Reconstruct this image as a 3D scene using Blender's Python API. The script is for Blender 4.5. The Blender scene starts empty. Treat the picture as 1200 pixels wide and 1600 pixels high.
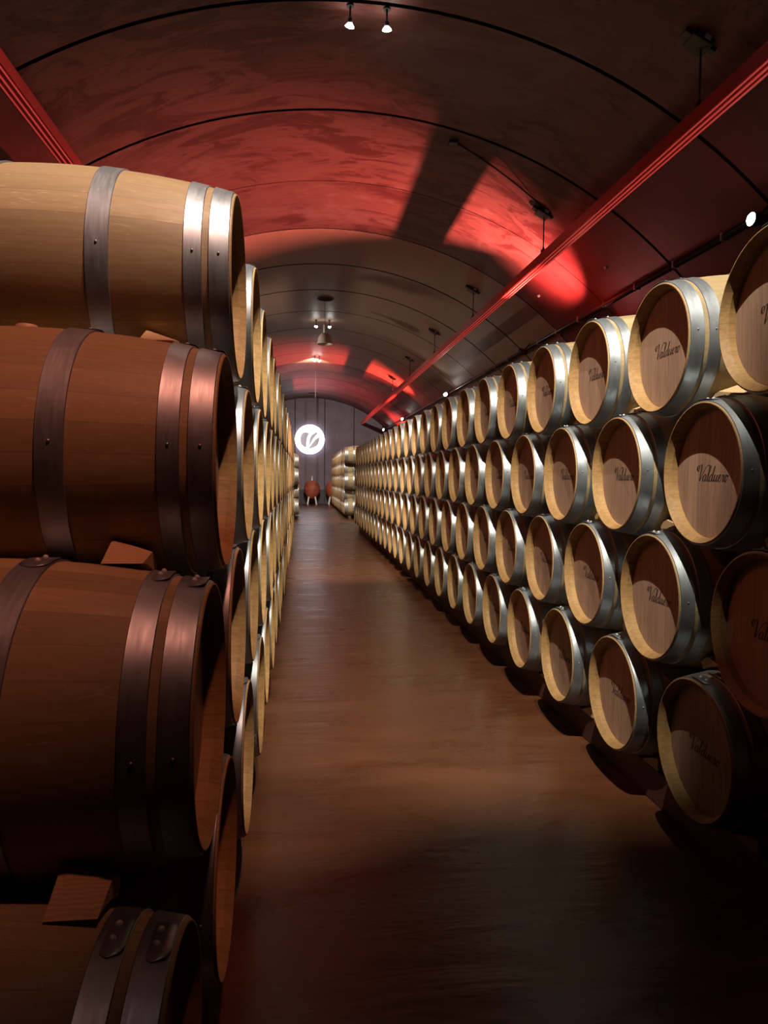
import bpy, bmesh, math, random
from mathutils import Vector, Matrix
random.seed(7)
C = bpy.context.scene.collection
PI = math.pi
G = 1.6                                   # eye height above the floor

# ------------------------------------------------------------------ camera
F_PX, YAW, PITCH, ROLL = 1128.76, 0.1130, -0.0481, 0.0089
XC, ZC, RV = 0.5496, G - 1.685, 6.2862    # axis and radius of the vault
cam_d = bpy.data.cameras.new('camera')
cam_d.sensor_fit = 'VERTICAL'; cam_d.sensor_height = 36.0
cam_d.lens = F_PX / 1600 * 36.0
cam_d.clip_start = 0.02; cam_d.clip_end = 200
cam = bpy.data.objects.new('camera', cam_d); C.objects.link(cam)
fw = Vector((math.sin(YAW)*math.cos(PITCH), math.cos(YAW)*math.cos(PITCH), math.sin(PITCH)))
rt = Vector((math.cos(YAW), -math.sin(YAW), 0)); up = rt.cross(fw)
r2 = rt*math.cos(ROLL) + up*math.sin(ROLL); u2 = -rt*math.sin(ROLL) + up*math.cos(ROLL)
m3 = Matrix((r2, u2, -fw)).transposed()
cam.matrix_world = Matrix.Translation((0, 0, G)) @ m3.to_4x4()
bpy.context.scene.camera = cam

# ------------------------------------------------------------------ world, exposure
W = bpy.data.worlds.new('world'); bpy.context.scene.world = W; W.use_nodes = True
W.node_tree.nodes['Background'].inputs[0].default_value = (0.05, 0.02, 0.015, 1)
W.node_tree.nodes['Background'].inputs[1].default_value = 0.0
vs = bpy.context.scene.view_settings
vs.view_transform = 'Standard'; vs.look = 'None'; vs.gamma = 1.0; vs.exposure = 0.0
vs.use_curve_mapping = False

# lamp settings (each lamp is built further down with its own light)
WHITE = (1.0, 0.90, 0.76); COOL = (1.0, 0.95, 0.90); RED = (1.0, 0.10, 0.085)
P_NEAR_R, P_NEAR_L = 2300, 1120           # spots above the camera
P_PAIR = 2200                             # every other crown spot
P_RED = 1500                              # red wall washers
P_BEAM = 75                              # added red fill floods, unseen under the left beam
P_SIDE = 160                              # white spots on the side conduit, and the added left fill spot
P_FILL = 620                              # added reddish fill spot above the camera

# ------------------------------------------------------------------ helpers
def obj(name, bm, mats, parent=None, smooth=True, loc=None):
    me = bpy.data.meshes.new(name)
    bmesh.ops.recalc_face_normals(bm, faces=bm.faces)
    if smooth is False:
        for f in bm.faces: f.smooth = False
    bm.to_mesh(me); bm.free()
    for m in (mats if isinstance(mats, (list, tuple)) else [mats]): me.materials.append(m)
    return link(name, me, parent, loc)
def link(name, me, parent=None, loc=None, rz=None):
    o = bpy.data.objects.new(name, me); C.objects.link(o)
    if parent: o.parent = parent
    if loc is not None: o.location = loc
    if rz is not None: o.rotation_euler = (0, 0, rz)
    return o
def thing(name, label, cat, loc=(0, 0, 0), rz=0, group=None):
    o = bpy.data.objects.new(name, None); C.objects.link(o)
    o.empty_display_size = 0.1
    o.location = loc; o.rotation_euler = (0, 0, rz)
    return tag(o, label, cat, group)
def tag(o, label, cat, group=None):
    o['label'] = label; o['category'] = cat
    if group: o['group'] = group
    return o
def struct(o): o['kind'] = 'structure'; return o
def box(bm, x0, x1, y0, y1, z0, z1, mat=0, bevel=0):
    vs_ = [bm.verts.new(p) for p in ((x0,y0,z0),(x1,y0,z0),(x1,y1,z0),(x0,y1,z0),(x0,y0,z1),(x1,y0,z1),(x1,y1,z1),(x0,y1,z1))]
    fs = [bm.faces.new([vs_[i] for i in q]) for q in ((3,2,1,0),(4,5,6,7),(0,1,5,4),(1,2,6,5),(2,3,7,6),(3,0,4,7))]
    for f in fs: f.material_index = mat
    if bevel:
        es = list({e for f in fs for e in f.edges})
        r = bmesh.ops.bevel(bm, geom=es, offset=bevel, segments=2, affect='EDGES', profile=.5)
    return fs
def frame_of(d):
    d = d.normalized(); a = Vector((0,0,1)) if abs(d.z) < .9 else Vector((1,0,0))
    u = d.cross(a).normalized(); return u, d.cross(u).normalized()
def tube(bm, pts, rad, seg=10, mat=0, cap=True):
    pts = [Vector(p) for p in pts]; rings = []
    for i, p in enumerate(pts):
        d = (pts[min(i+1, len(pts)-1)] - pts[max(i-1, 0)])
        u, v = frame_of(d); r = rad[i] if isinstance(rad, (list, tuple)) else rad
        rings.append([bm.verts.new(p + u*r*math.cos(2*PI*k/seg) + v*r*math.sin(2*PI*k/seg)) for k in range(seg)])
    for a, b in zip(rings, rings[1:]):
        for k in range(seg):
            f = bm.faces.new((a[k], a[(k+1) % seg], b[(k+1) % seg], b[k])); f.material_index = mat; f.smooth = True
    if cap:
        for r_ in (rings[0], rings[-1]):
            f = bm.faces.new(r_); f.material_index = mat
def lathe(bm, prof, axis='z', seg=48, mat=0, a0=0.0, a1=2*PI):
    """prof: list of (t, r) along the axis; open profile; separate call = separate shading."""
    full = abs(a1-a0-2*PI) < 1e-6; n = seg if full else seg+1; rings = []
    for t, r in prof:
        ring = []
        for k in range(n):
            a = a0 + (a1-a0)*k/seg; c, s = r*math.cos(a), r*math.sin(a)
            ring.append(bm.verts.new((t, s, c) if axis == 'x' else (c, s, t)))
        rings.append(ring)
    for a, b in zip(rings, rings[1:]):
        for k in range(seg):
            k2 = (k+1) % n
            f = bm.faces.new((a[k], a[k2], b[k2], b[k])); f.material_index = mat; f.smooth = True
def ball(bm, c, r, seg=8, mat=0):
    g = bmesh.ops.create_uvsphere(bm, u_segments=seg, v_segments=max(4, seg//2), radius=r)
    bmesh.ops.translate(bm, verts=g['verts'], vec=Vector(c))
    for v in g['verts']:
        for f in v.link_faces: f.material_index = mat; f.smooth = True
def prism(bm, poly, x0, x1, axis='x', mat=0):
    """poly in the plane across the axis."""
    def P(t, p): return (t, p[0], p[1]) if axis == 'x' else ((p[0], t, p[1]) if axis == 'y' else (p[0], p[1], t))
    a = [bm.verts.new(P(x0, p)) for p in poly]; b = [bm.verts.new(P(x1, p)) for p in poly]
    n = len(poly)
    fs = [bm.faces.new(a), bm.faces.new(b[::-1])] + [bm.faces.new((a[i], b[i], b[(i+1) % n], a[(i+1) % n])) for i in range(n)]
    for f in fs: f.material_index = mat

# ------------------------------------------------------------------ materials
class NT:
    def __init__(s, name):
        s.m = bpy.data.materials.new(name); s.m.use_nodes = True
        s.n = s.m.node_tree.nodes; s.l = s.m.node_tree.links; s.b = s.n['Principled BSDF']
    def add(s, t, **kw):
        x = s.n.new(t)
        for k, v in kw.items(): setattr(x, k, v)
        return x
    def put(s, sock, v):
        if hasattr(v, 'node'): s.l.new(v, sock)
        else: sock.default_value = v
    def math(s, op, a, b=0.0, c=0.0):
        x = s.add('ShaderNodeMath', operation=op)
        s.put(x.inputs[0], a); s.put(x.inputs[1], b); s.put(x.inputs[2], c); return x.outputs[0]
    def mix(s, f, a, b, mode='MIX'):
        x = s.add('ShaderNodeMix', data_type='RGBA', blend_type=mode)
        s.put(x.inputs[0], f); s.put(x.inputs[6], a if hasattr(a, 'node') else (*a, 1)); s.put(x.inputs[7], b if hasattr(b, 'node') else (*b, 1))
        return x.outputs[2]
    def noise(s, vec, scale, detail=4, rough=.55, dist=0):
        x = s.add('ShaderNodeTexNoise'); s.put(x.inputs['Vector'], vec)
        x.inputs['Scale'].default_value = scale; x.inputs['Detail'].default_value = detail
        x.inputs['Roughness'].default_value = rough; x.inputs['Distortion'].default_value = dist
        return x.outputs['Fac']
    def coord(s): return s.add('ShaderNodeTexCoord').outputs['Object']
    def mapping(s, vec, scale=(1,1,1), loc=None):
        x = s.add('ShaderNodeMapping'); s.put(x.inputs[0], vec); x.inputs['Scale'].default_value = scale
        if loc is not None: s.put(x.inputs['Location'], loc)
        return x.outputs[0]
    def ramp(s, f, stops):
        x = s.add('ShaderNodeValToRGB'); s.put(x.inputs[0], f); e = x.color_ramp.elements
        while len(e) < len(stops): e.new(.5)
        for q, (p, c) in zip(e, stops): q.position = p; q.color = (*c, 1) if len(c) == 3 else c
        return x.outputs[0]
    def rng(s, v, a, b, c=0.0, d=1.0):
        x = s.add('ShaderNodeMapRange'); s.put(x.inputs[0], v)
        for i, q in enumerate((a, b, c, d)): x.inputs[i+1].default_value = q
        return x.outputs[0]
    def bump(s, h, strength, dist=.01):
        x = s.add('ShaderNodeBump'); s.put(x.inputs['Height'], h)
        x.inputs['Strength'].default_value = strength; x.inputs['Distance'].default_value = dist
        s.l.new(x.outputs[0], s.b.inputs['Normal'])
    def fin(s, col=None, rough=None, metal=None, spec=None):
        for k, v in (('Base Color', col), ('Roughness', rough), ('Metallic', metal), ('Specular IOR Level', spec)):
            if v is None: continue
            s.put(s.b.inputs[k], (*v, 1) if isinstance(v, tuple) and len(v) == 3 else v)
        return s.m
def plain(name, col, rough=.5, metal=0.0):
    return NT(name).fin(col, rough, metal)
def glow(name, col, strength):
    t = NT(name); t.b.inputs['Base Color'].default_value = (*col, 1)
    t.b.inputs['Emission Color'].default_value = (*col, 1); t.b.inputs['Emission Strength'].default_value = strength
    return t.m

def oak_staves():
    t = NT('oak_staves'); co = t.coord(); s = t.add('ShaderNodeSeparateXYZ'); t.l.new(co, s.inputs[0])
    rnd = t.add('ShaderNodeObjectInfo').outputs['Random']
    ang = t.math('ARCTAN2', s.outputs[1], s.outputs[2])
    wob = t.noise(t.mapping(co, (1.5, 0, 0)), 2, 1)
    u = t.math('MULTIPLY', t.math('ADD', ang, t.math('MULTIPLY', wob, .02)), 29/(2*PI))
    u = t.math('ADD', u, t.math('MULTIPLY', rnd, 40))
    fl = t.math('FLOOR', u); fr = t.math('FRACT', u)
    wn = t.add('ShaderNodeTexWhiteNoise', noise_dimensions='1D'); t.l.new(fl, wn.inputs['W'])
    edge = t.math('LESS_THAN', t.math('ABSOLUTE', t.math('SUBTRACT', fr, .5)), .491)
    off = t.add('ShaderNodeCombineXYZ'); t.l.new(t.math('MULTIPLY', wn.outputs[0], 9), off.inputs[0]); t.l.new(t.math('MULTIPLY', rnd, 13), off.inputs[1])
    v = t.mapping(co, (1.6, 26, 26), off.outputs[0])
    g1 = t.noise(v, 3.0, 6, .6, .4)
    g2 = t.noise(t.mapping(co, (3, 9, 9), off.outputs[0]), 1.3, 4, .6, 1.0)
    fleck = t.noise(t.mapping(co, (7, 40, 40), off.outputs[0]), 1.6, 3, .5, 2.2)
    col = t.ramp(g1, [(.25, (0.2363, 0.17, 0.08294)), (.5, (0.2916, 0.2209, 0.1122)), (.75, (0.3376, 0.2685, 0.1462))])
    col = t.mix(t.rng(g2, .35, .7), col, (0.2823, 0.1971, 0.102))
    col = t.mix(t.rng(fleck, .64, .69, 0, .5), col, (0.4297, 0.3535, 0.2175))
    tone = t.rng(wn.outputs[0], 0, 1, .78, 1.10)
    tc = t.add('ShaderNodeCombineXYZ'); [t.l.new(tone, tc.inputs[i]) for i in range(3)]
    col = t.mix(1.0, col, tc.outputs[0], 'MULTIPLY')
    col = t.mix(edge, (0.1841, 0.1258, 0.06118), col)
    t.bump(t.math('ADD', t.math('MULTIPLY', g1, .25), edge), .12, .004)
    return t.fin(col, t.rng(g1, .2, .8, .62, .5), None, .35)
def oak_end():
    t = NT('oak_chime'); co = t.coord(); s = t.add('ShaderNodeSeparateXYZ'); t.l.new(co, s.inputs[0])
    ang = t.math('ARCTAN2', s.outputs[1], s.outputs[2]); u = t.math('MULTIPLY', ang, 29/(2*PI))
    fl = t.math('FLOOR', u); fr = t.math('FRACT', u)
    wn = t.add('ShaderNodeTexWhiteNoise', noise_dimensions='1D'); t.l.new(fl, wn.inputs['W'])
    g = t.noise(t.mapping(co, (9, 40, 40)), 2.2, 4)
    col = t.ramp(g, [(.3, (.235, .132, .045)), (.7, (.325, .200, .080))])
    tone = t.rng(wn.outputs[0], 0, 1, .84, 1.06)
    tc = t.add('ShaderNodeCombineXYZ'); [t.l.new(tone, tc.inputs[i]) for i in range(3)]
    col = t.mix(1.0, col, tc.outputs[0], 'MULTIPLY')
    edge = t.math('LESS_THAN', t.math('ABSOLUTE', t.math('SUBTRACT', fr, .5)), .488)
    return t.fin(t.mix(edge, (0.1584, 0.0858, 0.033), col), .62, None, .3)
def oak_head():
    t = NT('oak_head_boards'); co = t.coord(); s = t.add('ShaderNodeSeparateXYZ'); t.l.new(co, s.inputs[0])
    rnd = t.add('ShaderNodeObjectInfo').outputs['Random']
    u = t.math('ADD', t.math('MULTIPLY', s.outputs[1], 12.5), t.math('MULTIPLY', rnd, 30))
    fl = t.math('FLOOR', u); fr = t.math('FRACT', u)
    wn = t.add('ShaderNodeTexWhiteNoise', noise_dimensions='1D'); t.l.new(fl, wn.inputs['W'])
    off = t.add('ShaderNodeCombineXYZ'); t.l.new(t.math('MULTIPLY', wn.outputs[0], 7), off.inputs[2]); t.l.new(t.math('MULTIPLY', rnd, 5), off.inputs[1])
    g = t.noise(t.mapping(co, (30, 34, 2.2), off.outputs[0]), 2.2, 6, .62, .6)
    col = t.ramp(g, [(.28, (.235, .142, .096)), (.55, (.340, .218, .150)), (.8, (.395, .262, .186))])
    tone = t.rng(wn.outputs[0], 0, 1, .84, 1.08)
    tc = t.add('ShaderNodeCombineXYZ'); [t.l.new(tone, tc.inputs[i]) for i in range(3)]
    col = t.mix(1.0, col, tc.outputs[0], 'MULTIPLY')
    edge = t.math('LESS_THAN', t.math('ABSOLUTE', t.math('SUBTRACT', fr, .5)), .492)
    col = t.mix(edge, (0.1088, 0.0612, 0.034), col)
    t.bump(g, .15, .002)
    return t.fin(col, .6, None, .3)
def steel():
    t = NT('galvanised_hoop_steel'); co = t.coord()
    g = t.noise(t.mapping(co, (60, 6, 6)), 2, 5, .6); h = t.noise(co, 9, 4, .6)
    col = t.ramp(h, [(.3, (.22, .245, .262)), (.7, (.315, .35, .37))])
    t.bump(g, .05, .002)
    return t.fin(col, t.rng(g, .3, .7, .40, .50), .85)
def ceiling_mat():
    t = NT('vault_concrete'); co = t.coord()
    s = t.add('ShaderNodeSeparateXYZ'); t.l.new(co, s.inputs[0])
    big = t.noise(co, .45, 5, .6); med = t.noise(t.mapping(co, (.6, 1.6, 1)), 1.3, 9, .72, 1.4); fine = t.noise(t.mapping(co, (1, 9, 1)), 2.6, 5, .6)
    bare = t.ramp(fine, [(.25, (.245, .140, .092)), (.75, (.350, .205, .138))])
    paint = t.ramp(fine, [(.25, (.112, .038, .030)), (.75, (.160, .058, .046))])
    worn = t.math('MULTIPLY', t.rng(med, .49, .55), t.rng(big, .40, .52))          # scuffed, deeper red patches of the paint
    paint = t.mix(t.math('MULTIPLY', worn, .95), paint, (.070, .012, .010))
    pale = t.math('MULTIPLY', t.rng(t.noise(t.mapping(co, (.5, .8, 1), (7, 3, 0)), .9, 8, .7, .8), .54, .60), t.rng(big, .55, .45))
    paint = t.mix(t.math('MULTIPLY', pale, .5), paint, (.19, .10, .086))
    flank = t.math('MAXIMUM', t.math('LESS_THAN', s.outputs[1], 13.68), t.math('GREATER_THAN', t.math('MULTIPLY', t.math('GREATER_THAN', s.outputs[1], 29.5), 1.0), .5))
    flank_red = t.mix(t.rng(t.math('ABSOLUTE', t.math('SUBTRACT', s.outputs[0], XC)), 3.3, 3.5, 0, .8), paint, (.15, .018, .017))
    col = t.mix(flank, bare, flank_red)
    t.bump(t.math('ADD', fine, med), .10, .01)
    return t.fin(col, .50, None, .4)
def floor_mat():
    t = NT('polished_brown_floor'); co = t.coord()
    a = t.noise(t.mapping(co, (.9, 2.6, 1)), 1.2, 6, .6, .5); b = t.noise(co, .6, 3, .5)
    c = t.noise(t.mapping(co, (.8, 3.2, 1)), 1.7, 4, .6, .3)
    col = t.ramp(a, [(.28, (0.05712, 0.01958, 0.00816)), (.72, (0.1006, 0.03917, 0.01741))])
    spots = t.noise(co, 5, 4, .6)
    col = t.mix(t.rng(spots, .66, .74, 0, .25), col, (0.1306, 0.07616, 0.04896))
    t.bump(t.math('ADD', c, t.math('MULTIPLY', b, .5)), .32, .03)
    return t.fin(col, t.rng(a, .3, .7, .24, .36), None, .42)
def wall_mat():
    t = NT('end_wall_plaster'); co = t.coord(); n = t.noise(co, 1.3, 6, .65)
    col = t.ramp(n, [(.3, (.125, .095, .130)), (.7, (.190, .150, .190))])
    t.bump(n, .1, .01); return t.fin(col, .6)
def painted(name, a, b, rough):
    t = NT(name); n = t.noise(t.coord(), 6, 5, .6)
    return t.fin(t.ramp(n, [(.3, a), (.7, b)]), rough)
def wedge_mat():
    t = NT('chock_wood'); co = t.coord()
    x = t.add('ShaderNodeTexWave', wave_type='RINGS', rings_direction='X'); t.put(x.inputs['Vector'], t.mapping(co, (1, 1, 1), (0, .12, .09)))
    x.inputs['Scale'].default_value = 45; x.inputs['Distortion'].default_value = 3.5; x.inputs['Detail'].default_value = 2
    return t.fin(t.ramp(x.outputs['Fac'], [(.1, (0.3312, 0.2088, 0.1008)), (.9, (0.4176, 0.2808, 0.144))]), .65)
M = dict(stave=oak_staves(), chime=oak_end(), head=oak_head(), steel=steel(), ceil=ceiling_mat(), floor=floor_mat(), wall=wall_mat(),
         red=painted('red_beam_paint', (.34, .014, .012), (.44, .022, .018), .35), skid=painted('dark_red_timber', (.050, .013, .009), (.085, .024, .015), .6),
         wedge=wedge_mat(), black=painted('black_fixture', (.010, .010, .011), (.022, .021, .022), .4), joint=painted('dark_joint', (.008, .005, .004), (.013, .008, .007), .95),
         ink=painted('burnt_lettering', (.022, .012, .008), (.035, .018, .012), .7), cable=painted('black_cable', (.012, .011, .011), (.02, .018, .018), .5),
         grey=painted('dark_conduit', (.014, .012, .012), (.026, .023, .023), .3), clay=painted('terracotta_clay', (.25, .055, .025), (.36, .085, .04), .6),
         white=painted('white_enamel', (.62, .60, .55), (.72, .69, .64), .4), pend=painted('pendant_shade_metal', (.66, .57, .47), (.76, .67, .56), .4),
         bung=painted('bung_wood', (.42, .29, .19), (.52, .37, .25), .55), sgrey=glow('sign_grey', (.62, .62, .70), .30),
         base=painted('dark_wall_base', (.030, .022, .030), (.050, .038, .048), .6), steelplain=painted('bare_steel', (.35, .35, .36), (.45, .45, .46), .3),
         bulb=glow('lit_halogen_glass', (1.0, .96, .90), 60), lens=glow('lit_spot_lens', (1.0, .95, .86), 30), sign=glow('lit_sign_face', (.93, .94, 1.0), 3.2), strip=glow('red_glow_edge', (1, .11, .09), .30), redlens=glow('lit_red_lens', (1, .12, .1), 6),
         dimlens=painted('unlit_lens', (.25, .24, .23), (.35, .34, .33), .15))

# ------------------------------------------------------------------ the shell: a round vault springing from the floor
Y0, Y1 = -9.0, 42.78
JOINTS = [(-8.2,.05),(-6.0,.02),(-3.8,.05),(-1.6,.02),(.6,.05),(2.8,.02),(5.0,.02),(7.21,.055),(9.31,.055),(11.50,.018),(13.68,.035),(15.92,.06),(18.1,.06),(20.4,.045),
          (22.75,.04),(24.95,.04),(27.2,.035),(29.5,.06),(31.8,.045),(34.0,.06),(36.3,.045),(38.8,.06),(40.6,.05)]
def vault_ring(bm, y, r, n=80):
    return [bm.verts.new((XC + r*math.cos(PI*k/n), y, max(-.02, ZC + r*math.sin(PI*k/n)))) for k in range(n+1)]
bm = bmesh.new()
def bridge(a, b, mat, flat=False):
    for k in range(len(a)-1):
        f = bm.faces.new((a[k], b[k], b[k+1], a[k+1])); f.material_index = mat; f.smooth = mat == 0
yy = Y0
for jy, jw in JOINTS + [(Y1, 0)]:
    bridge(vault_ring(bm, yy, RV), vault_ring(bm, jy - jw/2, RV), 0)
    if jw:
        a, b = vault_ring(bm, jy - jw/2, RV), vault_ring(bm, jy - jw/2, RV + .05)
        bridge(a, b, 1); c, d = vault_ring(bm, jy + jw/2, RV + .05), vault_ring(bm, jy + jw/2, RV)
        bridge(b, c, 1); bridge(c, d, 1)
    yy = jy + jw/2
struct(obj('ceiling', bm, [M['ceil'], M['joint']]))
bm = bmesh.new(); box(bm, XC-6.6, XC+6.6, Y0-.2, Y1+.2, -.12, 0)
struct(obj('floor', bm, M['floor']))
def arch_panel(bm, x0, x1, y, t, z0, mat=0, n=10):
    poly = [(x0, z0)] + [(x1, z0)] + [(x1 + (x0-x1)*k/n, ZC + math.sqrt(max(0.0, (RV+.03)**2 - (x1 + (x0-x1)*k/n - XC)**2))) for k in range(n+1)]
    prism(bm, poly, y, y+t, 'y', mat)
bm = bmesh.new()
xs = [XC-6.25, -5.62, -3.89, -2.16, -.43, 1.31, 3.03, 4.75, XC+6.25]
for a, b in zip(xs, xs[1:]):
    arch_panel(bm, a+.022, b-.022, Y1, .06, .83)
    box(bm, a+.012, b-.012, Y1-.02, Y1+.06, 0, .81, 1)
arch_panel(bm, xs[0], xs[-1], Y1+.06, .1, 0, 2, 40)
struct(obj('wall_back', bm, [M['wall'], M['base'], M['joint']], smooth=False))
bm = bmesh.new(); arch_panel(bm, XC-6.28, XC+6.28, Y0-.15, .15, 0, 0, 40)
struct(obj('wall_front', bm, M['ceil'], smooth=False))
bm = bmesh.new(); box(bm, xs[0], xs[-1], Y1-.045, Y1+.0, .80, .835)
struct(obj('trim_1', bm, M['base'], smooth=False))

# ------------------------------------------------------------------ barrels
BL, RH, RB = 1.04, .2845, .3425           # length, head radius (wood), bilge radius
HL = BL/2
def rad(x): return RH + (RB-RH)*(1-(x/HL)**2)
SEG = 72
def staves_bm():
    bm = bmesh.new()
    lathe(bm, [(-HL + BL*k/22, rad(-HL + BL*k/22)) for k in range(23)], 'x', SEG, 0)
    for s in (-1, 1):
        lathe(bm, [(s*HL, RH), (s*(HL+.003), RH-.0015), (s*(HL+.003), RH-.0045)], 'x', SEG, 1)
        lathe(bm, [(s*(HL+.003), RH-.0045), (s*(HL-.024), RH-.023)], 'x', SEG, 1)
        lathe(bm, [(s*(HL-.024), RH-.023), (s*(HL-.060), RH-.023)], 'x', SEG, 1)
    return bm
def head_bm(s):
    bm = bmesh.new(); r = RH-.023; x = s*(HL-.052)
    lathe(bm, [(x, r), (x - s*.0, r-.002)], 'x', SEG, 0)
    v = [bm.verts.new((x + s*.001, r*.993*math.sin(2*PI*k/SEG), r*.993*math.cos(2*PI*k/SEG))) for k in range(SEG)]
    bm.faces.new(v)
    v2 = [bm.verts.new((x - s*.02, r*math.sin(2*PI*k/SEG), r*math.cos(2*PI*k/SEG))) for k in range(SEG)]
    for k in range(SEG): bm.faces.new((v[k], v[(k+1) % SEG], v2[(k+1) % SEG], v2[k]))
    bm.faces.new(v2[::-1])
    return bm
HOOPS = [(.004, .060), (.078, .128), (.322, .384)]
def hoop_bm(a, b, s, rivets=True):
    bm = bmesh.new(); t = .0042
    xa, xb = -HL+a, -HL+b; n = 4
    px = [xa + (xb-xa)*k/n for k in range(n+1)]
    top = [(s*x, rad(x)+t) for x in px]
    lathe(bm, [(s*(xa+.0015), rad(xa)+t+.0004)] + top[1:-1] + [(s*(xb-.0015), rad(xb)+t+.0004)], 'x', SEG)
    lathe(bm, [(s*xa, rad(xa)-.001), (s*xa, rad(xa)+t-.001), (s*(xa+.0015), rad(xa)+t+.0004)], 'x', SEG)
    lathe(bm, [(s*(xb-.0015), rad(xb)+t+.0004), (s*xb, rad(xb)+t-.001), (s*xb, rad(xb)-.001)], 'x', SEG)
    # the riveted lap on top of the barrel, with a rounded end
    q = t + .0022; half = .19; m = 14
    ring = []
    for k in range(m+1):
        al = -half + 2*half*k/m; e = min(1.0, (half-abs(al))/.09); w = .5*math.sqrt(max(.0, 1-(1-e)**2))*.94 + .02
        xm = (xa+xb)/2
        ring.append([bm.verts.new((s*(xm + sgn*w*(xb-xa)), (rad(xm)+q)*math.sin(al), (rad(xm)+q)*math.cos(al))) for sgn in (-1, -.33, .33, 1)])
    for A, B in zip(ring, ring[1:]):
        for k in range(3): bm.faces.new((A[k], A[k+1], B[k+1], B[k])).smooth = True
    for A in (0, 3):
        low = [bm.verts.new((v[A].co.x, v[A].co.y*(1-.006), v[A].co.z*(1-.006))) for v in ring]
        for k in range(m): bm.faces.new((ring[k][A], ring[k+1][A], low[k+1], low[k]))
    for al in ((-.085, .055) if rivets else ()):
        xm = (xa+xb)/2; ball(bm, (s*xm, (rad(xm)+q)*math.sin(al), (rad(xm)+q)*math.cos(al)), .0062, 8)
    for al in (PI*.48, -PI*.48, PI*.9):                           # nails
        xm = (xa+xb)/2; ball(bm, (s*xm, (rad(xm)+t)*math.sin(al), (rad(xm)+t)*math.cos(al)), .0042, 6)
    return bm
def rivet_bm(a, b, s, al):
    bm = bmesh.new(); xm = -HL + (a+b)/2; q = .0064
    ball(bm, (s*xm, (rad(xm)+q)*math.sin(al), (rad(xm)+q)*math.cos(al)), .0066, 10); return bm
def bung_bm():
    bm = bmesh.new(); z = rad(0)
    lathe(bm, [(z-.01, .028), (z+.009, .028), (z+.012, .025)], 'z', 24)
    f = bm.faces.new([bm.verts.new((.025*math.cos(2*PI*k/24), .025*math.sin(2*PI*k/24), z+.012)) for k in range(24)])
    return bm
# ---- hand lettering on the heads: a pen stroke swept along each curve
def cr(pts, n=7):
    out = []; P = [pts[0]] + list(pts) + [pts[-1]]
    for i in range(1, len(P)-2):
        p0, p1, p2, p3 = P[i-1:i+3]
        for k in range(n):
            t = k/n
            out.append(tuple(.5*(2*b + (c-a)*t + (2*a-5*b+4*c-d)*t*t + (3*b-a-3*c+d)*t**3) for a, b, c, d in zip(p0, p1, p2, p3)))
    out.append(P[-2]); return out
LET = [   # x, y in x-heights; the word is written with a slant
 [(-.55,1.75),(-.35,1.45),(-.05,1.5),(.0,1.95),(-.3,2.25),(-.6,2.05),(-.55,1.6),(-.2,1.9),(.15,2.3),(.42,2.35),(.5,1.7),(.55,.8),(.6,.0)],
 [(.6,.0),(.95,.7),(1.35,1.6),(1.8,2.2),(2.2,2.35),(2.3,2.15)],
 [(2.0,.85),(1.75,1.0),(1.45,.75),(1.35,.35),(1.5,.03),(1.75,.15),(2.0,.7),(2.05,.95),(1.98,.4),(2.05,.05),(2.25,.12),(2.5,.6)],
 [(2.5,.6),(2.75,1.3),(2.85,1.95),(2.7,2.25),(2.58,1.8),(2.52,.9),(2.55,.2),(2.7,.03),(2.95,.25)],
 [(3.65,.85),(3.4,1.0),(3.1,.75),(3.0,.35),(3.15,.03),(3.4,.15),(3.65,.7),(3.78,1.4),(3.85,2.2),(3.7,1.2),(3.65,.4),(3.75,.05),(3.95,.15),(4.1,.5)],
 [(4.1,.5),(4.2,.95),(4.15,.4),(4.25,.04),(4.5,.15),(4.75,.6),(4.82,.95),(4.75,.4),(4.83,.05),(5.05,.15),(5.25,.4)],
 [(5.25,.4),(5.55,.6),(5.65,.85),(5.5,1.0),(5.3,.75),(5.25,.35),(5.4,.03),(5.7,.12),(5.95,.5)],
 [(5.95,.5),(6.1,.98),(6.2,.85),(6.4,.9),(6.35,.45),(6.4,.05),(6.6,.15),(6.75,.5)],
 [(7.1,.98),(6.85,.8),(6.78,.35),(6.95,.02),(7.2,.15),(7.3,.55),(7.2,.9),(7.05,.95),(7.3,.78),(7.6,.85)],
]
def lettering_bm():
    bm = bmesh.new(); x = -(HL-.052) - .0014; sc = .0285; slant = .30
    xm, ym = 3.2, 1.15
    for st in LET:
        pts = cr(st); n = len(pts); L, R = [], []
        for i, (a, b) in enumerate(pts):
            a0, b0 = pts[max(0, i-1)]; a1, b1 = pts[min(n-1, i+1)]
            dx, dy = a1-a0, b1-b0; l = math.hypot(dx, dy) or 1
            w = .055 + .085*max(0.0, -dy/l)**1.5                  # thicker on the down stroke
            nx, ny = -dy/l, dx/l
            for S, q in ((L, 1), (R, -1)):
                X, Y = a+nx*w*q, b+ny*w*q
                S.append((-(X-xm+slant*(Y-ym))*sc, (Y-ym)*sc))
        vl = [[bm.verts.new((xx, p[0], p[1])) for p in S] for S in (L, R) for xx in (x,)]
        vb = [[bm.verts.new((x+.0012, p[0], p[1])) for p in S] for S in (L, R)]
        for k in range(n-1):
            bm.faces.new((vl[0][k], vl[0][k+1], vl[1][k+1], vl[1][k]))
            bm.faces.new((vl[0][k], vb[0][k], vb[0][k+1], vl[0][k+1])); bm.faces.new((vl[1][k], vl[1][k+1], vb[1][k+1], vb[1][k]))
    return bm
def mesh_of(name, bm, mats):
    o = obj(name, bm, mats); me = o.data; bpy.data.objects.remove(o); return me
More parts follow.
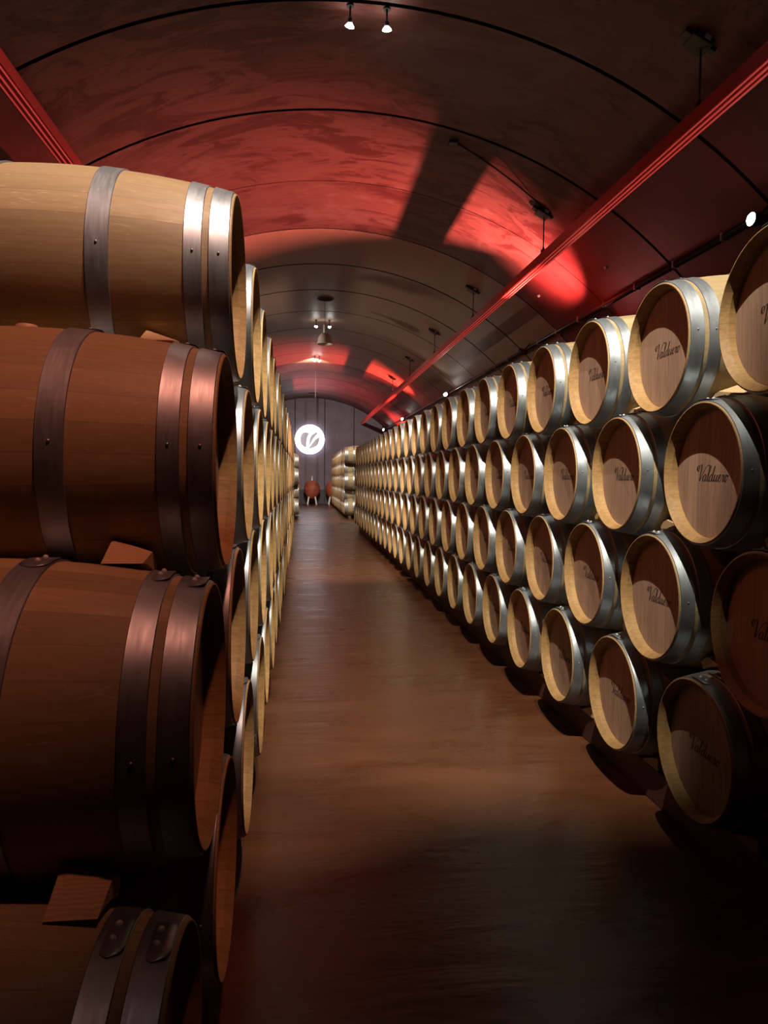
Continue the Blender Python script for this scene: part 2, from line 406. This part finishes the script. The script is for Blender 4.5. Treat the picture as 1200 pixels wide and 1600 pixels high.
ME = dict(staves=mesh_of('staves', staves_bm(), [M['stave'], M['chime']]), head=mesh_of('head', head_bm(-1), M['head']), head2=mesh_of('head', head_bm(1), M['head']),
          bung=mesh_of('bung', bung_bm(), M['bung']), text=mesh_of('lettering', lettering_bm(), M['ink']),
          hf=[mesh_of('hoop', hoop_bm(a, b, 1), M['steel']) for a, b in HOOPS], hb=[mesh_of('hoop', hoop_bm(a, b, -1), M['steel']) for a, b in HOOPS])
ME['hn'] = [mesh_of('hoop', hoop_bm(a, b, 1, False), M['steel']) for a, b in HOOPS]
ME['rv'] = [[mesh_of('rivet', rivet_bm(a, b, 1, al), M['steelplain']) for al in (-.085, .055)] for a, b in HOOPS]
def plain_barrel_bm():
    bm = staves_bm()
    for b2 in [head_bm(-1), head_bm(1)]:
        me = bpy.data.meshes.new('tmp'); b2.to_mesh(me); b2.free(); n0 = len(bm.faces); bm.from_mesh(me); bpy.data.meshes.remove(me)
        bm.faces.ensure_lookup_table()
        for f in bm.faces[n0:]: f.material_index = 2
    for s in (1, -1):
        for a, b in HOOPS:
            b2 = hoop_bm(a, b, s); me = bpy.data.meshes.new('tmp'); b2.to_mesh(me); b2.free(); n0 = len(bm.faces); bm.from_mesh(me); bpy.data.meshes.remove(me)
            bm.faces.ensure_lookup_table()
            for f in bm.faces[n0:]: f.material_index = 3
    return bm
ME['plain'] = mesh_of('wine_barrel', plain_barrel_bm(), [M['stave'], M['chime'], M['head'], M['steel']])

def make_barrel(detail, text):
    t = thing('wine_barrel', '', 'barrel'); ax = (0, 0, RB)
    link('staves', ME['staves'], t, ax); link('head', ME['head'], t, ax)['label'] = 'greyish oak head boards'
    for me, rv in zip(ME['hn' if detail > 2 else 'hf'], ME['rv']):
        h = link('hoop', me, t, ax)
        for r in (rv if detail > 2 else ()): link('rivet', r, h)['label'] = 'bright rivet head'
    if detail > 1:
        link('head', ME['head2'], t, ax)['label'] = 'greyish oak head boards'
        for me in ME['hb']: link('hoop', me, t, ax)
        link('bung', ME['bung'], t, ax)['label'] = 'pale round wooden bung'
    if text: link('lettering', ME['text'], t, ax)['label'] = 'dark script lettering on the head'
    return t
def dup(root):
    r = root.copy(); C.objects.link(r)
    for ch in root.children:
        c = ch.copy(); C.objects.link(c); c.parent = r
        for g in ch.children:
            d = g.copy(); C.objects.link(d); d.parent = c
    return r
PROTO = {}
def barrel(xf, y, zc, facing, label, group, detail, text=False):
    """xf: x of the aisle-side head; facing -1 looks to -x (right stacks), +1 looks to +x (left stacks)."""
    loc = (xf - facing*HL, y, zc - RB); rz = 0 if facing < 0 else PI
    rx = random.uniform(-.05, .05)
    if detail == 0:
        o = link('wine_barrel', ME['plain']); o.location = (loc[0], y, zc); tag(o, label, 'barrel', group)
    else:
        key = (detail, text)
        if key not in PROTO: PROTO[key] = o = make_barrel(*key)
        else: o = dup(PROTO[key])
        o.location = loc; tag(o, label, 'barrel', group)
    o.rotation_euler = (0, 0, rz)
    if detail:
        for c in o.children:                                       # a slight roll about the barrel's own axis
            c.rotation_euler = (rx if 'letter' not in c.name else rx*.4, 0, 0)
    return o
ORD = ['nearest', 'second', 'third', 'fourth', 'fifth', 'sixth', 'seventh', 'eighth', 'ninth', 'tenth', 'eleventh', 'twelfth', 'thirteenth', 'fourteenth', 'fifteenth', 'sixteenth',
       'seventeenth', 'eighteenth', 'nineteenth', 'twentieth', 'twenty-first', 'twenty-second', 'twenty-third', 'twenty-fourth', 'twenty-fifth', 'twenty-sixth', 'twenty-seventh', 'twenty-eighth']
ROWN = {4: 'top row', 3: 'upper middle row', 2: 'lower middle row', 1: 'bottom row'}
S, VR, VL = .79, .5639, .5616
XR, YR, ZR = 1.5861, 3.141, G + .5909
XL, YL, ZL = -.2034, 2.4058, G + .6002
CR = 0.0
SPECIAL = {('R', 4, 0): 'oak barrel cut by the right frame edge, nearest in top row of right stack',
           ('L', 4, 0): 'large pale oak barrel lit brightly, nearest in top row of left stack',
           ('L', 3, 0): 'reddish lit oak barrel with round bung, nearest in upper middle row of left stack',
           ('L', 2, 0): 'dark red lit oak barrel, nearest in lower middle row of left stack',
           ('L', 1, 0): 'dark oak barrel at bottom left corner, nearest in bottom row of left stack'}
start = {('R', 4): -1.0, ('R', 3): -1.5, ('R', 2): -2.0, ('R', 1): -2.5, ('L', 4): 0.0, ('L', 3): -.5, ('L', 2): -1.0, ('L', 1): -1.5}
stop = {'R': 23.9, 'L': 19.9}
POS = {}
for side in 'RL':
    for row in (4, 3, 2, 1):
        n = start[side, row]; i = 0
        while n < stop[side]:
            if side == 'R': x, y, z = XR + random.uniform(-.006, .006), YR + n*S + CR*(4-row), ZR - (4-row)*VR
            else: x, y, z = XL + random.uniform(-.006, .006), YL + n*S, ZL - (4-row)*VL
            word = 'right' if side == 'R' else 'left'
            lab = SPECIAL.get((side, row, i)) or ('oak barrel, nearest to the camera in the %s of the front %s stack' % (ROWN[row], word) if i == 0
                   else 'oak barrel, %s from near end, %s of front %s stack' % (ORD[i], ROWN[row], word))
            barrel(x, y, z, -1 if side == 'R' else 1, lab, 'oak barrels in the front %s stack' % word, 3 if n < 2.6 else (2 if n < 6 else 1), side == 'R' and n < 9)
            POS[side, row, i] = (x, y, z)
            n += 1.0; i += 1
# the stacks further down the cellar
R5 = ['bottom row', 'second row up', 'third row up', 'fourth row up', 'top row']
for r in range(5):
    for i in range(13):
        y = 27.75 + i*.95 + (.475 if r % 2 else 0)
        if y > 41.6: continue
        barrel(1.60, y, .10 + RB + r*.502, -1, 'small distant oak barrel, %s from near end, %s of far right stack' % (ORD[i], R5[r]), 'oak barrels in the far right stack', 1 if i == 0 else 0)
R4 = R5[:3] + ['top row']
for r in range(4):
    for i in range(5):
        barrel(-.135, 27.0 + i*S + (S/2 if r % 2 else 0), .155 + RB - .02 + r*VL, 1, 'tiny distant oak barrel, %s from near end, %s of far left stack' % (ORD[i], R4[r]), 'oak barrels in the far left stack', 1 if i == 0 else 0)

# ------------------------------------------------------------------ timber skids under the stacks
def skid(x, y0, y1, top, label):
    bm = bmesh.new(); box(bm, x-.05, x+.05, y0, y1, 0, top, 0, .006)
    tag(obj('skid_rail', bm, M['skid'], smooth=False), label, 'rail', 'timber skid rails')
zb = ZR - 3*VR
skid(XR+.20, .9, 22.1, zb - rad(-HL+.25) - .0015, 'dark red timber skid rail on the floor under front of right barrel stack')
skid(XR+BL-.20, .9, 22.1, zb - rad(-HL+.25) - .0015, 'dark red timber skid rail under rear of right barrel stack')
zbl = ZL - 3*VL
skid(XL-.20, .9, 18.3, zbl - rad(-HL+.25) - .0015, 'dark timber skid rail on the floor under front of left barrel stack')
skid(XL-BL+.20, .9, 18.3, zbl - rad(-HL+.25) - .0015, 'dark timber skid rail under rear of left barrel stack')
for x in (1.60+.2, 1.60+BL-.2): skid(x, 27.4, 39.9, .10+RB-rad(-HL+.25)-.0015, 'dark timber skid rail under %s of the far right stack' % ('front' if x < 2 else 'rear'))
for x in (-.135-.2, -.135-BL+.2): skid(x, 26.7, 31.0, .155+RB-.02-rad(-HL+.25)-.0015, 'dark timber skid rail under %s of the far left stack' % ('front' if x > -.6 else 'rear'))

# ------------------------------------------------------------------ wooden chocks holding each barrel on its near side
def chock(side, row, i, label):
    x, y, z = POS[side, row, i]; v = VR if side == 'R' else VL; fx = 1 if side == 'R' else -1
    dist = .19
    r = max(rad(-HL+dist-.045), rad(-HL+dist+.045)) + .0036
    if row > 1:
        dy = -S/2 + (CR if side == 'R' else 0); lo = lambda a: (dy + r*math.sin(a), -v + r*math.cos(a))
        hi = lambda a: (-r*math.sin(a), -r*math.cos(a)); R_ = math.radians
        poly = [lo(R_(4)), lo(R_(13)), lo(R_(22)), lo(R_(30)), hi(R_(40)), hi(R_(47)), hi(R_(55))]
    else:
        h = z - .001; zt = -(z - .0) + (zb if side == 'R' else zbl) - rad(-HL+.25)
        R_ = math.radians; hi = lambda a: (-r*math.sin(a), -r*math.cos(a))
        poly = [(-.235, zt + .0), (-.075, zt + .0), hi(R_(18)), hi(R_(26)), hi(R_(35)), hi(R_(43)), (-.235, hi(R_(43))[1] - .01)]
    cy = sum(p[0] for p in poly)/len(poly); cz = min(p[1] for p in poly)
    bm = bmesh.new(); P0 = [(p[0]-cy, p[1]-cz) for p in poly]; h = max(p[1] for p in P0)
    prism(bm, P0, -.045, .045)
    for v in bm.verts:                                             # cut lower towards the aisle
        if v.co.x*fx < 0 and v.co.z > h*.55: v.co.z -= (v.co.z - h*.55)*.75
    o = obj('chock', bm, M['wedge'], smooth=False); o.location = (x + fx*dist, y+cy, z+cz)
    tag(o, label, 'chock', 'wooden chocks between the barrels')
for row in (4, 3, 2, 1):
    for i in range(0, 3):
        if ('L', row, i) == ('L', 1, 0): pass
        chock('L', row, i, 'small wooden chock under the near side of %s barrel, %s, left stack' % (ORD[i], ROWN[row]))
    for i in range(0, 7):
        if row < 4 and i == 0: continue
        chock('R', row, i, 'small wooden chock under the near side of %s barrel, %s, right stack' % (ORD[i], ROWN[row]))

# ------------------------------------------------------------------ red steel beams hung from the vault
XBR, XBL, ZB = 3.475, -2.36, G + 3.10
def beam(xc, s, label):
    t = thing('lighting_beam', label, 'beam', (xc, 17, ZB), group='red beams along the vault')
    bm = bmesh.new(); y0, y1 = Y0 + .1 - 17, Y1 - .1 - 17
    box(bm, -.045, .045, y0, y1, .035, .175, 0, .006)
    obj('box_section', bm, M['red'], t, smooth=False)
    bm = bmesh.new()
    box(bm, -.075, .075, y0, y1, .0145, .0345, 0)
    obj('bottom_rail', bm, M['red'], t, smooth=False)
    for k in (-1, 0, 1):  # red glow put into strips for the beam's bright lower edges
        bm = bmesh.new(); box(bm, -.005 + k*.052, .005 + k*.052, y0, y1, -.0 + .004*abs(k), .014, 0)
        obj('glow_edge', bm, M['strip'], t, smooth=False)['label'] = 'red bottom edge with glow added'
    return t
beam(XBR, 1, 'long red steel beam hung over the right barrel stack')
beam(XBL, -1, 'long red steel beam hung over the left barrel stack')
def vz(x): return ZC + math.sqrt(RV**2 - (x-XC)**2)
def hanger(x, y, label, grp):
    z = vz(x); t = thing('beam_hanger', label, 'hanger', (x, y, ZB + .176), group=grp)
    h = z - (ZB + .176)
    bm = bmesh.new(); tube(bm, [(0, 0, .045), (0, 0, h-.08)], .009, 8); obj('rod', bm, M['cable'], t)
    bm = bmesh.new(); box(bm, -.035, .035, -.02, .02, 0, .05, 0, .005); tube(bm, [(0, 0, .05), (0, 0, .085)], [.022, .01], 8); obj('clamp', bm, M['black'], t)
    sl = -(x-XC)/(z-ZC)                                             # slope of the vault here
    bm = bmesh.new()
    box(bm, -.10, .10, -.10, .10, -.075, -.008, 0, .01)
    box(bm, -.17, -.09, -.05, .05, -.055, -.012, 0, .006); box(bm, .02, .16, -.03, .03, -.05, -.012, 0, .006)
    bm.transform(Matrix.Rotation(-math.atan(sl), 4, 'Y')); bm.transform(Matrix.Translation((0, 0, h)))
    obj('ceiling_box', bm, M['black'], t, smooth=False)
    bm = bmesh.new(); box(bm, -.03, .03, -.106, -.100, -.065, -.025); bm.transform(Matrix.Rotation(-math.atan(sl), 4, 'Y')); bm.transform(Matrix.Translation((.03, 0, h)))
    obj('type_plate', bm, M['steelplain'], t, smooth=False)['label'] = 'small bright plate'
names = ['nearest', 'second', 'third', 'fourth', 'fifth', 'sixth']
for k, y in enumerate((6.20, 10.36, 14.72, 19.07, 23.51, 28.03)):
    hanger(XBR, y, 'black rod and ceiling box holding the right red beam, %s from the camera' % names[k], 'hangers of the red beams')
hanger(XBL, 5.80, 'black rod and ceiling box holding the left red beam', 'hangers of the red beams')

# ------------------------------------------------------------------ lamps
def light(name, parent, loc, target, power, col, size, blend, rad_=.03):
    d = bpy.data.lights.new(name, 'SPOT'); d.energy = power; d.color = col; d.spot_size = math.radians(size); d.spot_blend = blend; d.shadow_soft_size = rad_
    o = bpy.data.objects.new(name, d); C.objects.link(o); o.parent = parent; o.location = loc
    v = Vector(target) - (Vector(parent.location) + Vector(loc)); o.rotation_euler = v.to_track_quat('-Z', 'Y').to_euler()
    return o
def crown_spot(x, y, tgt, power, label, size=52, blend=.45, lit=True, col=WHITE, soft=.012):
    z = vz(x); t = thing('crown_spotlight', label, 'spotlight', (x, y, z - .17), group='small spotlights along the crown of the vault')
    d = (Vector(tgt) - Vector((x, y, z-.17))).normalized()
    bm = bmesh.new(); tube(bm, [(0, 0, .168), (0, 0, .15)], .035, 16); tube(bm, [(0, 0, .15), (0, 0, .03)], .010, 10); obj('stem', bm, M['black'], t)
    bm = bmesh.new(); tube(bm, [Vector((0, 0, .05)), Vector((0, 0, .02)), Vector((0, 0, .0)) + d*.005], [.016, .026, .024], 14); obj('socket', bm, M['black'], t)
    bm = bmesh.new(); lathe(bm, [(-.002, .012), (.012, .026), (.032, .043), (.036, .044)], 'z', 20)
    bm.transform(d.to_track_quat('Z', 'Y').to_matrix().to_4x4()); obj('bulb', bm, M['bulb'], t)['label'] = 'glowing halogen reflector bulb'
    bm = bmesh.new(); lathe(bm, [(.036, .045), (.042, .047), (.046, .045)], 'z', 20)
    bm.transform(d.to_track_quat('Z', 'Y').to_matrix().to_4x4()); obj('retaining_ring', bm, M['steelplain'], t)
    light('crown_spot_beam', t, d*.07, tgt, power, col, size, blend, soft)
ZT = G - .35
crown_spot(.81, .90, (-.79, 5.3, G+.63), P_NEAR_L, 'small halogen spotlight on the vault crown above the camera, aimed left', 67, .25)
crown_spot(.45, .90, (1.586, 5.3, G+.03), P_NEAR_R, 'small halogen spotlight on the vault crown above the camera, aimed right', 54, .45)
crown_spot(.63, .45, (-1.05, 2.2, G+.45), P_FILL, 'unseen reddish fill spotlight added on the vault crown above the camera', 42, 1.0, col=(1.0, .31, .20), soft=.12)  # added fill for the near left barrels, no lamp known here
crown_spot(.45, 7.27, (-.45, 13.4, ZT), P_PAIR, 'glowing halogen spotlight at top edge of photo, left of near pair', 52, .5)
crown_spot(.81, 7.27, (1.75, 13.8, ZT), P_PAIR, 'glowing halogen spotlight at top edge of photo, right of near pair', 52, .5)
crown_spot(.39, 21.55, (-.3, 27.8, ZT), P_PAIR, 'glowing halogen spotlight left of the hanging bell lamp', 60, .6)
crown_spot(.78, 21.55, (1.75, 28.6, ZT), P_PAIR*.65, 'glowing halogen spotlight right of the hanging bell lamp', 60, .6)
crown_spot(.46, 27.9, (.2, 42.7, G+1.2), P_PAIR*.8, 'distant glowing halogen spotlight below the bell lamp, left of its pair', 70, .6)
crown_spot(.63, 27.9, (1.5, 36.5, ZT), P_PAIR*.6, 'distant glowing halogen spotlight below the bell lamp, right of its pair', 70, .6)

# bell pendant and the round openings in the vault
def opening(y, label, r):
    t = thing('ceiling_opening', label, 'vent', (.585, y, vz(.585)), group='round openings in the vault')
    bm = bmesh.new(); lathe(bm, [(-.012, r-.012), (-.02, r), (-.012, r+.02), (.02, r+.02)], 'z', 40); obj('collar', bm, M['ceil'], t)
    bm = bmesh.new(); f = bm.faces.new([bm.verts.new(((r-.005)*math.cos(2*PI*k/40), (r-.005)*math.sin(2*PI*k/40), -.010)) for k in range(40)])
    g = bmesh.ops.extrude_face_region(bm, geom=[f]); bmesh.ops.translate(bm, verts=[v for v in g['geom'] if isinstance(v, bmesh.types.BMVert)], vec=(0, 0, .03))
    obj('hole_dark_disc', bm, M['joint'], t, smooth=False)  # black disc stands in for the dark inside of the opening
opening(19.0, 'round black opening in the vault above the bell lamp', .20)
opening(40.2, 'distant round black opening in the vault near the end wall', .28)
px, py, pz = .585, 19.45, G + 3.52
t = thing('pendant_lamp', 'grey metal bell pendant lamp hanging from the vault over the aisle', 'lamp', (px, py, pz))
bm = bmesh.new(); tube(bm, [(0, 0, .50), (0, 0, vz(px)-pz-.0)], .006, 8); obj('cable', bm, M['cable'], t)
bm = bmesh.new(); tube(bm, [(0, 0, .28), (0, 0, .30), (0, 0, .50), (0, 0, .52)], [.03, .042, .042, .02], 20); obj('socket', bm, M['white'], t)
bm = bmesh.new(); lathe(bm, [(.30, .03), (.285, .075), (.25, .125), (.19, .165), (.11, .188), (.05, .20), (.03, .208), (.0, .212), (-.006, .208), (.03, .200), (.11, .182), (.25, .115), (.28, .03)], 'z', 40)
obj('lamp_shade', bm, M['pend'], t)
bm = bmesh.new(); ball(bm, (0, 0, .14), .055, 16); obj('bulb', bm, M['white'], t)
bm = bmesh.new(); pts = [(.545, 31.0 - .12*k*(k > 5)*0, vz(.545) - .12*k) for k in range(12)]
tube(bm, pts, .011, 8); tag(obj('hanging_cable', bm, M['cable']), 'thin cable hanging straight down from the vault near the end wall', 'cable')

# side conduit with its white spots, along the right flank of the vault
ang = math.atan2(G + 2.86 - ZC, 4.89 - XC); cxr, czr = XC + (RV-.075)*math.cos(ang), ZC + (RV-.075)*math.sin(ang)
t = thing('cable_conduit', 'long dark conduit clipped along the right flank of the vault', 'conduit', (cxr, 22, czr))
bm = bmesh.new(); tube(bm, [(0, -21, 0), (0, 20.6, 0)], .042, 14); obj('pipe', bm, M['grey'], t)
for k in range(14):
    y = -16.2 + k*1.10
    bm = bmesh.new(); box(bm, -.05, .055, -.014, .014, -.05, .05, 0, .008); obj('clip', bm, M['steelplain'], t)
    C.objects[-1].location = (0, y, 0)
def side_spot(y, tgt, power, lit, label, col=COOL, x=None, z=None, size=75, red=False):
    a = ang + .012; rr = RV - .33
    bx, bz = (XC + rr*math.cos(a), ZC + rr*math.sin(a)) if x is None else (x, z)
    t = thing('wall_spotlight', label, 'spotlight', (bx, y, bz), group='spotlights on the right flank of the vault')
    d = (Vector(tgt) - Vector((bx, y, bz))).normalized(); rot = d.to_track_quat('Z', 'Y').to_matrix().to_4x4()
    out = Vector((math.cos(a), 0, math.sin(a))) if bx > XC else Vector((-math.cos(a), 0, math.sin(a)))
    bm = bmesh.new(); tube(bm, [-d*.05, out*.12, out*.235], .013, 8); box(bm, -.06, .06, -.06, .06, -.02, .02, 0, .008)
    obj('bracket', bm, M['black'], t, smooth=False)
    bm = bmesh.new(); lathe(bm, [(-.12, .0), (-.12, .035), (-.02, .065), (.05, .075), (.055, .075), (.055, .066), (.02, .06)], 'z', 24); bm.transform(rot); obj('housing', bm, M['black'], t)
    bm = bmesh.new(); lathe(bm, [(.082, .0), (.078, .03), (.066, .055), (.056, .0655)], 'z', 24); bm.transform(rot)
    obj('lens', bm, M['redlens'] if red else (M['lens'] if lit else M['dimlens']), t)
    if power: light('wall_spot_beam', t, d*.09, tgt, power, col, size, .6, .05)
side_spot(7.07, (-2.6, 6.5, G+2.9), 60, True, 'bright white spotlight by the right photo edge above the barrels', size=26)
side_spot(14.97, (1.8, 19.5, G+4.2), 0, False, 'unlit looking spotlight seen from behind, above the right barrels', size=110, col=WHITE)
side_spot(23.12, (.6, 17.8, G+4.2), P_SIDE*.4, True, 'glaring white spotlight above the middle of the right stack', size=80, col=WHITE)
side_spot(33.2, (.5, 30.0, G+4.2), 60, True, 'small distant white spotlight above the far part of the right stack')
side_spot(40.9, (.5, 38.0, G+4.0), 40, True, 'tiny most distant white spotlight near the end wall')
def left_fill_spot(y, tgt, power, label):  # added unseen spot that brightens the right flank of the vault
    a = PI - ang; rr = RV - .33; bx, bz = XC + rr*math.cos(a), ZC + rr*math.sin(a)
    side_spot(y, tgt, power, True, label, WHITE, bx, bz, 105)
left_fill_spot(18.6, (3.6, 19.4, G+3.3), P_SIDE*2.2, 'unseen white fill spotlight added on the left flank, behind the left stack')
# red washers hidden behind the stacks, throwing red light across the vault
def red_wash(x, y, z, tgt, power, label, size=105, col=RED, light_cut=None):
    t = thing('red_floodlight', label, 'floodlight', (x, y, z), group='red floodlights beside the vault')
    d = (Vector(tgt) - Vector((x, y, z))).normalized(); rot = d.to_track_quat('Z', 'Y').to_matrix().to_4x4()
    bm = bmesh.new(); lathe(bm, [(-.14, .0), (-.14, .06), (-.03, .09), (.05, .10), (.055, .10), (.055, .088), (.02, .08)], 'z', 24); bm.transform(rot); obj('housing', bm, M['black'], t)
    bm = bmesh.new(); lathe(bm, [(.032, .0), (.030, .05), (.022, .083)], 'z', 24); bm.transform(rot); obj('lens', bm, M['redlens'], t)
    bm = bmesh.new(); tube(bm, [(0, 0, -.08), (0, 0, -z)], .02, 10); tube(bm, [(0, 0, -z+.03), (0, 0, -z)], .14, 20); obj('stand', bm, M['black'], t)
    if light_cut:                                                    # unseen plate added to cut the red light on the far side
        e = Vector((d.x, 0, d.z)).normalized(); q = Vector((-e.z, 0, e.x)); bm = bmesh.new()
        V = [bm.verts.new(e*a + q*b + Vector((0, light_cut + c, 0))) for a, b in ((.08, -.06), (.30, -.11), (.30, .30), (.08, .12)) for c in (0, .004)]
        for k in range(4): bm.faces.new((V[2*k], V[2*k+1], V[(2*k+3) % 8], V[(2*k+2) % 8]))
        bm.faces.new(V[0::2]); bm.faces.new(V[1::2][::-1])
        obj('light_cut_plate', bm, M['black'], t, smooth=False)
    light('red_wash_beam', t, d*.10, tgt, power, col, size, 1.0, .028 if light_cut else .03)
red_wash(4.70, 11.35, G+2.10, (.5, 13.3, G+4.5), P_RED*3.4, 'red floodlight on a stand behind the right stack, nearest one', 122, (1.0, .27, .235), .15)
red_wash(4.70, 28.3, G+2.10, (.6, 28.8, G+4.4), P_RED*2.2, 'red floodlight on a stand behind the right stack, farther one', 104)
red_wash(-3.60, 36.0, G+2.10, (-1.2, 36.0, G+4.3), P_RED*2.6, 'red floodlight on a stand behind the far left stack')
red_wash(4.0, 37.5, G+1.6, (5.6, 37.0, G+3.0), P_RED*.6, 'red floodlight on a stand beside the far right stack')

# added red fill floods, unseen under the left beam, washing the barrel heads across the aisle
def add_beam_fill(y, tgt, power, label, size=80):
    t = thing('beam_fill_flood', label, 'floodlight', (XBL, y, ZB - .13), group='added red fill floodlights under the left beam')
    d = (Vector(tgt) - Vector((XBL, y, ZB-.13))).normalized(); rot = d.to_track_quat('Z', 'Y').to_matrix().to_4x4()
    bm = bmesh.new(); tube(bm, [(0, 0, .005), (0, 0, .128)], .014, 10); obj('bracket', bm, M['black'], t)
    bm = bmesh.new(); lathe(bm, [(-.10, .0), (-.10, .045), (-.02, .07), (.04, .08), (.045, .08), (.045, .07), (.02, .065)], 'z', 24); bm.transform(rot); obj('housing', bm, M['black'], t)
    bm = bmesh.new(); lathe(bm, [(.030, .0), (.028, .04), (.020, .066)], 'z', 24); bm.transform(rot); obj('lens', bm, M['redlens'], t)
    light('beam_fill_light', t, d*.09, tgt, power, (1.0, .17, .075), size, .9, .12)
for k, y in enumerate((3.6, 8.6, 13.4, 18.2)):
    add_beam_fill(y, (XR, y + 1.0, G - .2), P_BEAM, 'unseen red fill floodlight added under the left beam, %s from the camera' % names[k])

# cable running across the vault to a box
bm = bmesh.new(); pts = []
for k in range(13):
    q = k/12; x = 2.0 + (XBR-2.0)*q; y = 9.6 + (10.30-9.6)*q; pts.append((x, y, vz(x) - .012))
tube(bm, pts, .010, 8); tag(obj('ceiling_cable', bm, M['cable']), 'thin black cable across the vault to the second hanger box', 'cable')
bm = bmesh.new(); box(bm, 1.90, 2.02, 9.53, 9.62, vz(1.96)-.05, vz(1.96)-.012, 0, .008); tag(obj('cable_splice', bm, M['black'], smooth=False), 'small black cable splice box on the vault crown', 'cable box')
for k, (x, y) in enumerate(((4.52, 10.55), (4.30, 13.0))):
    bm = bmesh.new(); ball(bm, (x - .012, y, vz(x)-.02), .03, 12); tag(obj('wall_stud', bm, M['steelplain']), 'small bright metal stud on the red lit vault, %s' % ('nearer one' if k == 0 else 'farther one'), 'stud')

# ------------------------------------------------------------------ end wall: lit round sign and the clay egg vats
sx, sz, sr, sy = .43, G + 2.163, .862, Y1 - .20
t = thing('round_sign', 'glowing white round sign with a grey leaf emblem on the end wall', 'sign', (sx, sy, sz))
bm = bmesh.new()
lathe(bm, [(0, sr-.02), (.01, sr), (.06, sr), (.07, sr-.02)], 'z', 72)
for z in (0, .07):
    f = bm.faces.new([bm.verts.new(((sr-.02)*math.cos(2*PI*k/72), (sr-.02)*math.sin(2*PI*k/72), z)) for k in range(72)])
bm.transform(Matrix.Rotation(PI/2, 4, 'X')); obj('disc', bm, M['sign'], t)
def emblem(px_pts):
    bm = bmesh.new(); pts = cr(px_pts + px_pts[:1], 4)[:-1]; k = sr/225
    prism(bm, [((a-443)*k, -(b-870)*k) for a, b in pts], -.085, -.068, 'y')
    obj('emblem_shape', bm, M['sgrey'], t, smooth=False)['label'] = 'grey emblem shape'
emblem([(345,765),(420,768),(428,792),(402,850),(392,920),(386,985),(350,978),(312,935),(298,870),(315,805)])
emblem([(478,798),(540,760),(555,785),(502,850),(458,925),(432,962),(438,885),(455,825)])
emblem([(590,830),(586,890),(560,950),(518,985),(462,1002),(425,1004),(452,970),(500,905),(540,860)])
emblem([(432,722),(470,726),(502,744),(470,742)])
bm = bmesh.new(); tube(bm, [(0, -.01, 0), (0, .20, 0)], .05, 16); obj('mount', bm, M['black'], t)
def egg(x, y, label):
    t = thing('clay_egg_vat', label, 'vat', (x, y, 0), group='clay egg vats at the end wall')
    bm = bmesh.new(); z0, h, r = .32, 1.06, .455
    prof = [(z0 + h*(.5-.5*math.cos(PI*k/24)), r*math.sin(PI*k/24)**.92*(1 - .10*math.cos(PI*k/24))) for k in range(25)]
    lathe(bm, prof, 'z', 40); obj('vat', bm, M['clay'], t)
    bm = bmesh.new(); tube(bm, [(0, 0, z0+h-.03), (0, 0, z0+h+.02), (0, 0, z0+h+.24), (0, 0, z0+h+.25)], [.07, .05, .05, .07], 16); obj('neck', bm, M['white'], t)['label'] = 'white neck'
    for k in range(4):
        a = PI/4 + k*PI/2; bm = bmesh.new()
        tube(bm, [(.25*math.cos(a), .25*math.sin(a), .46), (.34*math.cos(a), .34*math.sin(a), .10), (.35*math.cos(a), .35*math.sin(a), .0)], [.05, .045, .06], 10); obj('leg', bm, M['white'], t)
egg(.56, 41.6, 'terracotta egg-shaped vat with white neck standing below the glowing sign')
egg(1.78, 41.7, 'terracotta egg-shaped vat half hidden behind the far right barrels')
